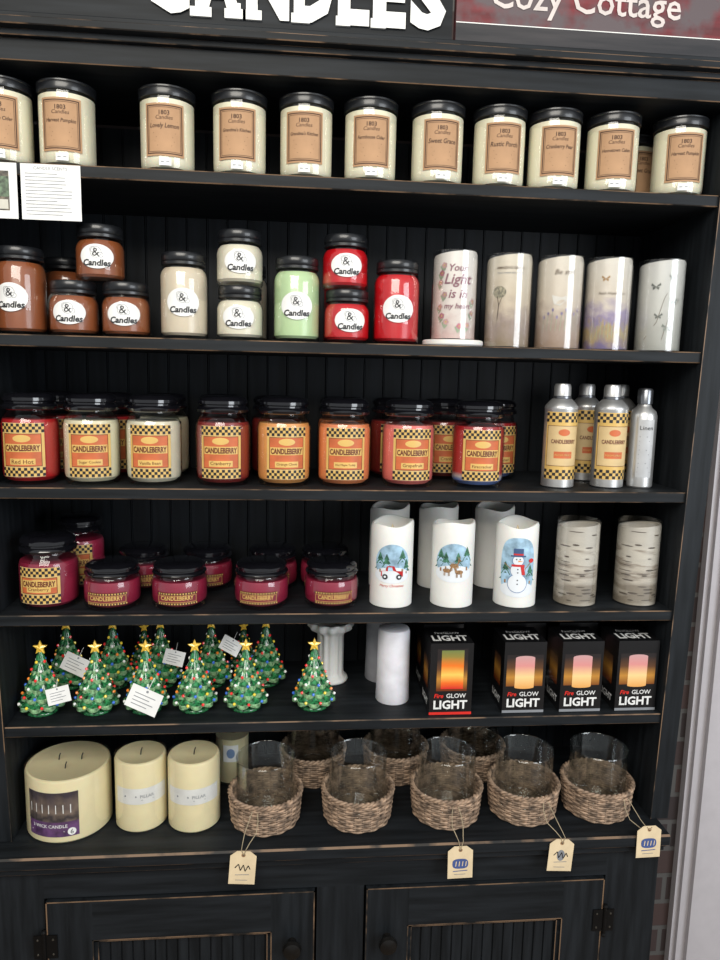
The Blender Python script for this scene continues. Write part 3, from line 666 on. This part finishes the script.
# boxed lights
BX=pm('black_carton',(.008,.008,.009),.3,coat=.3,var=.1); REDI=pm('red_print',(.75,.03,.02),.4)
def glowmat(n,st,h): return zramp(n,st,h,nscale=14,namt=.05,rough=.35)
G1=glowmat('print_flame_photo',[(.36,(.70,.03,.02)),(.44,(.90,.16,.02)),(.55,(.98,.62,.12)),(.66,(.90,.20,.02)),(.78,(.30,.24,.05)),(.95,(.07,.20,.08))],.14)
G2=glowmat('print_pink_glow_candle',[(.35,(.85,.42,.12)),(.50,(.98,.68,.30)),(.64,(.75,.30,.28)),(.78,(.60,.36,.36))],.14)
GBG=glowmat('print_glow_halo',[(.35,(.16,.03,.005)),(.5,(.55,.25,.04)),(.62,(.12,.05,.02)),(.75,(.02,.015,.015))],.14)
def boxm(kind):
    w,d,h=.0390,.078,.136
    b=M().box(-w,w,0,d,0,h,BX); P=flat(0); p=M()
    if kind==0:
        p.rect(P,-.027,.029,.046,.126,GBG,.0003); p.rect(P,-.019,.022,.050,.123,G1,.0006)
    else:
        p.rect(P,-.034,.034,.052,.112,GBG,.0003); p.rect(P,-.018,.018,.050,.106,G2,.0006); p.ell(P,0,.106,.018,.004,G2,.0007)
        p.ell(P,0,.050,.018,.003,G2,.0007)
    p.text(P,'Fire',-.022,.037,.017,REDI,.0007,bold=.02,shear=.2); p.text(P,'GLOW',.010,.037,.036,WHITE,.0007,bold=.01)
    p.text(P,'LIGHT',0,.020,.062,WHITE,.0007,bold=.03)
    p.rect(P,-w,w,.001,.006,REDI if kind==0 else GREYINK,.0006)
    T=lambda s,z,o=0:(s,d/2+z,h+o)
    p.text(T,'FireGLOW',0,.012,.046,WHITE,.0006,hs=1.4); p.text(T,'LIGHT',0,-.014,.066,WHITE,.0006,bold=.03,hs=1.5)
    Sd=lambda s,z,o=0:(-w-o,d/2-s,z)
    p.text(Sd,'LIGHT',0,.019,.050,WHITE,.0006,bold=.02); p.rect(Sd,-.02,.02,.045,.10,GBG,.0004)
    return b.mesh('carton',False),p.mesh('printed_art',False)
B0=boxm(0);B1=boxm(1)
for x,y,B,lab in((.286,.012,B0,'black carton with red flame light picture'),(.422,.014,B1,'black carton with pink glowing candle picture'),(.530,.014,B1,'black carton with pink glowing candle picture'),(.636,.014,B1,'black carton with pink glowing candle picture'),(.29,.11,B0,'black carton with red flame light picture'),(.455,.112,B1,'black carton with pink glowing candle picture'),(.560,.112,B1,'black carton with pink glowing candle picture')):
    thing('light_box',lab,'box',(x,y,z5),[('carton',B[0]),('printed_art',B[1])],'boxed flameless lights',0)

# ---------------------------------------------------------------- row 6
zc6=.780
BUT=pm('butter_wax',(.86,.76,.48),.4,sss=.15,var=.02)
def wick(m,x,y,z): m.tube([(x,y,z),(x+.001,y,z+.008),(x+.003,y,z+.013)],.0011,INK,5)
def pillar(x,y,r,h,lab,deco,wk,rz=0):
    w=M().lathe([(.0001,0),(r-.004,0),(r,.004),(r,h-.006),(r-.002,h-.001),(r-.005,h),(r-.009,h-.003),(.0001,h-.005)],64,BUT)
    k=M()
    for a,b in wk: wick(k,a,b,h-.005)
    p=M(); deco(p,cyl(r+.0003))
    wr=M().lathe([(r+.0010,.002),(r+.0010,h+.001),(r-.003,h+.003),(.0001,h+.0035)],48,glass('shrink_film',(.97,.97,.96),gl=.07,rough=.12),rm=lambda a,j:1+.002*math.sin(17*a))
    thing('pillar_candle',lab,'candle',(x,y,zc6),[('wax_body',w.mesh('wax_body')),('wick',k.mesh('wick')),('paper_label',p.mesh('paper_label')),('plastic_wrap',wr.mesh('plastic_wrap'))],'butter yellow pillar candles',rz)
PUR=pm('purple_print',(.16,.07,.20),.4,var=.3,scale=60); DPH=zramp('print_dinner_photo',[(.2,(.30,.22,.18)),(.45,(.04,.035,.04)),(.6,(.20,.15,.12)),(.9,(.05,.04,.05))],.10,nscale=50)
def db(p,P):
    p.rect(P,-.056,.036,.014,.096,PUR,.0003); p.rect(P,-.056,.036,.042,.096,DPH,.0006)
    for i in range(7): p.line(P,[(-.049+i*.012,.058),(-.049+i*.012,.074)],.0013,WHITE,.0010)
    p.text(P,'3 WICK CANDLE',-.014,.034,.062,WHITE,.0010,bold=.01); p.line(P,[(-.049,.024),(.012,.024)],.0012,WHITE,.0010)
    p.ell(P,.024,.023,.007,.007,WHITE,.0010,10); p.text(P,'6',.024,.023,.005,INK,.0014)
def dp(p,P):
    p.rect(P,-.050,.050,.056,.086,WHITE,.0004); p.text(P,'PILLAR',.010,.071,.024,GREYINK,.0009); p.line(P,[(-.03,.071),(-.008,.071)],.003,GREYINK,.0009); p.line(P,[(0,.064),(.022,.064)],.001,GREYINK,.0009)
pillar(-.402,.057,.073,.116,'wide butter yellow three wick candle in wrap',db,[(-.02,.01),(.02,.01),(0,-.02)])
pillar(-.273,.052,.0455,.131,'butter yellow pillar candle with white paper band',dp,[(0,0)],.2); pillar(-.177,.046,.0465,.132,'butter yellow pillar candle with white paper band',dp,[(0,0)],.1)
g=M().lathe([(.0001,0),(.033,0),(.034,.003),(.034,.11),(.032,.112)],40,GL); w=M().lathe([(.0001,.004),(.0325,.004),(.0325,.095),(.0001,.095)],40,BUT); p=M(); PP=cyl(.0342); p.rect(PP,-.015,.015,.05,.085,WHITE,.0004); p.ell(PP,0,.068,.008,.010,pm('blue_print',(.2,.3,.5),.5),.0008)
thing('jar_candle','small cream candle in glass with white label','candle',(-.120,.185,zc6),[('jar_glass',g.mesh('jar_glass')),('wax',w.mesh('wax')),('paper_label',p.mesh('paper_label'))])
# wicker baskets
WK=pm('grey_brown_wicker',(.36,.245,.165),.75,var=.42,scale=70,bump=.3); WK2=pm('dark_wicker',(.16,.11,.08),.8,var=.4,scale=80)
hB=.057; nst=26
def rad(z): return .0595+.0055*(z/hB)**.8
def bask():
    b=M(); rows=12
    for k in range(rows):
        z=.0035+k*(hB-.008)/(rows-1); pts=[]
        for i in range(104):
            a=2*pi*i/104; r=rad(z)+.0014*math.cos(nst/2*a+pi*(k%2)); pts.append((r*math.sin(a),-r*math.cos(a),z+.0004*math.sin(5*a+k)))
        b.tube(pts,.0024,WK,5,True)
    for i in range(nst):
        a=2*pi*(i+.5)/nst; b.tube([(rad(z)*math.sin(a),-rad(z)*math.cos(a),z) for z in(.002,.02,.038,.054)],.0019,WK2,5)
    # woven bottom
    pts=[]
    for i in range(420):
        a=2*pi*i/42; rr=.004+.055*i/420; pts.append((rr*math.sin(a),-rr*math.cos(a),.0042))
    b.tube(pts,.0027,WK,5)
    b.lathe([(.0001,.003),(.058,.003),(.059,.006)],40,WK2)
    r_=M()
    for s in(0,1):
        pts=[]
        for i in range(160):
            a=2*pi*i/160; q=20*a+pi*s; r=rad(hB)+.0024*math.cos(q); pts.append((r*math.sin(a),-r*math.cos(a),hB+.001+.0024*math.sin(q)))
        r_.tube(pts,.0027,WK,5,True)
    return b.mesh('woven_body'),r_.mesh('braided_rim')
BB,BR=bask()
HG=M().lathe([(.0001,.0080),(.050,.0080),(.0525,.0095),(.0535,.013),(.0535,.120),(.0542,.1225),(.0532,.124),(.0522,.1225),(.0515,.120),(.0515,.015),(.049,.0115),(.0001,.0110)],56,GL2).mesh('hurricane_glass')
TAG=pm('manila_tag',(.80,.64,.41),.65); TW=pm('twine',(.42,.34,.22),.8)
def tagmesh(v):
    t=M(); w=.0225; 
    pts=[(-w,-.062),(w,-.062),(w,-.009),(w*.5,0),(-w*.5,0),(-w,-.009)]
    vs=[(a,0,b) for a,b in pts]+[(a,.0008,b) for a,b in pts]
    t.add(vs,[tuple(range(6)),tuple(range(11,5,-1))]+[(i,6+i,6+(i+1)%6,(i+1)%6) for i in range(6)],TAG)
    P0=flat(0); P=lambda s,z,o=0:P0(s*1.2,z*1.2,o)
    t.ell(P,0,-.006,.003,.003,pm('tag_ring',(.35,.2,.1),.6),.0003,8); t.ell(P,0,-.006,.0014,.0014,INK,.0005,6)
    if v==1 or v==3:
        NB=pm('navy_stamp',(.06,.10,.28),.6); t.ell(P,0,-.028,.012,.008,NB,.0004,10,p=3)
        for q in(-.007,-.002,.003,.008): t.line(P,[(q,-.032),(q+.001,-.024)],.0012,TAG,.0006)
        t.line(P,[(-.011,-.040),(.011,-.039)],.0012,NB,.0005)
    else:
        t.line(P,[(-.011,-.026),(-.006,-.020),(-.003,-.030),(.001,-.021),(.004,-.031),(.008,-.022),(.011,-.028)],.0013,INK,.0005)
        if v==2: t.ell(P,0,-.026,.006,.009,GREYINK,.0003,8)
        t.line(P,[(-.010,-.037),(.010,-.036)],.0009,GREYINK,.0005)
    t.line(P,[(-.009,-.045),(.008,-.045)],.0008,GREYINK,.0005)
    return t.mesh('price_tag',False)
baskets=[(-.047,.043,0,-.080),(.124,.043,None,None),(.292,.043,1,.300),(.442,.045,2,.486),(.588,.045,3,.647)]
def hurricane(x,y):
    thing('hurricane_vase','clear glass hurricane cylinder inside wicker basket','glass vase',(x,y,zc6),[],'clear hurricane glasses',single=HG)
for x,y,v,tx in baskets:
    lab='round grey brown wicker basket holding glass'+(' with manila tag' if v is not None else '')
    o=thing('wicker_basket',lab,'basket',(x,y,zc6),[('woven_body',BB),('braided_rim',BR)],'wicker candle baskets',random.uniform(-.3,.3) if v is None else 0)
    hurricane(x,y)
    if v is not None:
        yy=-.0555-y; zt_={0:.002,1:-.004,2:.002,3:.022}[v]
        t=meshobj('price_tag',tagmesh(v),o,loc=(tx-x,yy,zt_),rot=(0,random.uniform(-.08,.08),0),label='manila paper tag on twine')
        d=tx-x
        tw=M()
        for q in(-.004,.004):
            tw.tube([(d*.5+q,-.064,hB-.004),(d*.55+q*2,-.072,.040),(d*.7+q*2.5,-.080,.022),(d*.9+q*1.5,-.092,.012),(d+q,yy-.001,.006 if zt_<.01 else .020),(d,yy-.0008,zt_-.007)],.0007,TW,5)
        meshobj('twine',tw.mesh('twine'),o)
for x,y in((.044,.190),(.215,.190),(.378,.190)):
    thing('wicker_basket','round grey brown wicker basket holding glass','basket',(x,y,zc6),[('woven_body',BB),('braided_rim',BR)],'wicker candle baskets',.5); hurricane(x,y)

# ---------------------------------------------------------------- light
def area(name,loc,tgt,e,sx,sy,c):
    l=bpy.data.lights.new(name,'AREA'); l.shape='RECTANGLE'; l.size=sx; l.size_y=sy; l.energy=e; l.color=c
    o=bpy.data.objects.new(name,l); o.location=loc; o.rotation_euler=(Vector(tgt)-Vector(loc)).to_track_quat('-Z','Y').to_euler(); COL.objects.link(o)
area('ceiling_light',(-.4,-1.9,2.75),(.1,0,1.25),52,1.6,1.1,(1,.95,.86))
area('window_light',(1.9,-2.0,1.9),(.2,0,1.35),40,1.3,1.6,(.90,.95,1))
w=bpy.data.worlds.new('World'); S.world=w; w.use_nodes=True
w.node_tree.nodes['Background'].inputs[0].default_value=(.74,.77,.80,1); w.node_tree.nodes['Background'].inputs[1].default_value=.52
S.view_settings.view_transform='Standard'

# ---------------------------------------------------------------- camera
y,p,r=[math.radians(a) for a in (5.3,8.4,1.3)]
f=Vector((math.sin(y)*math.cos(p),math.cos(y)*math.cos(p),-math.sin(p)))
r0=Vector((math.cos(y),-math.sin(y),0)); u0=r0.cross(f)
R=r0*math.cos(r)+u0*math.sin(r); U=u0*math.cos(r)-r0*math.sin(r)
cd=bpy.data.cameras.new('camera'); co=bpy.data.objects.new('camera',cd); COL.objects.link(co)
cd.sensor_fit='VERTICAL'; cd.sensor_height=36; cd.lens=27; cd.clip_start=.05
mw=Matrix(((R.x,U.x,-f.x,0),(R.y,U.y,-f.y,-1.2),(R.z,U.z,-f.z,1.6),(0,0,0,1)))
co.matrix_world=mw
S.camera=co
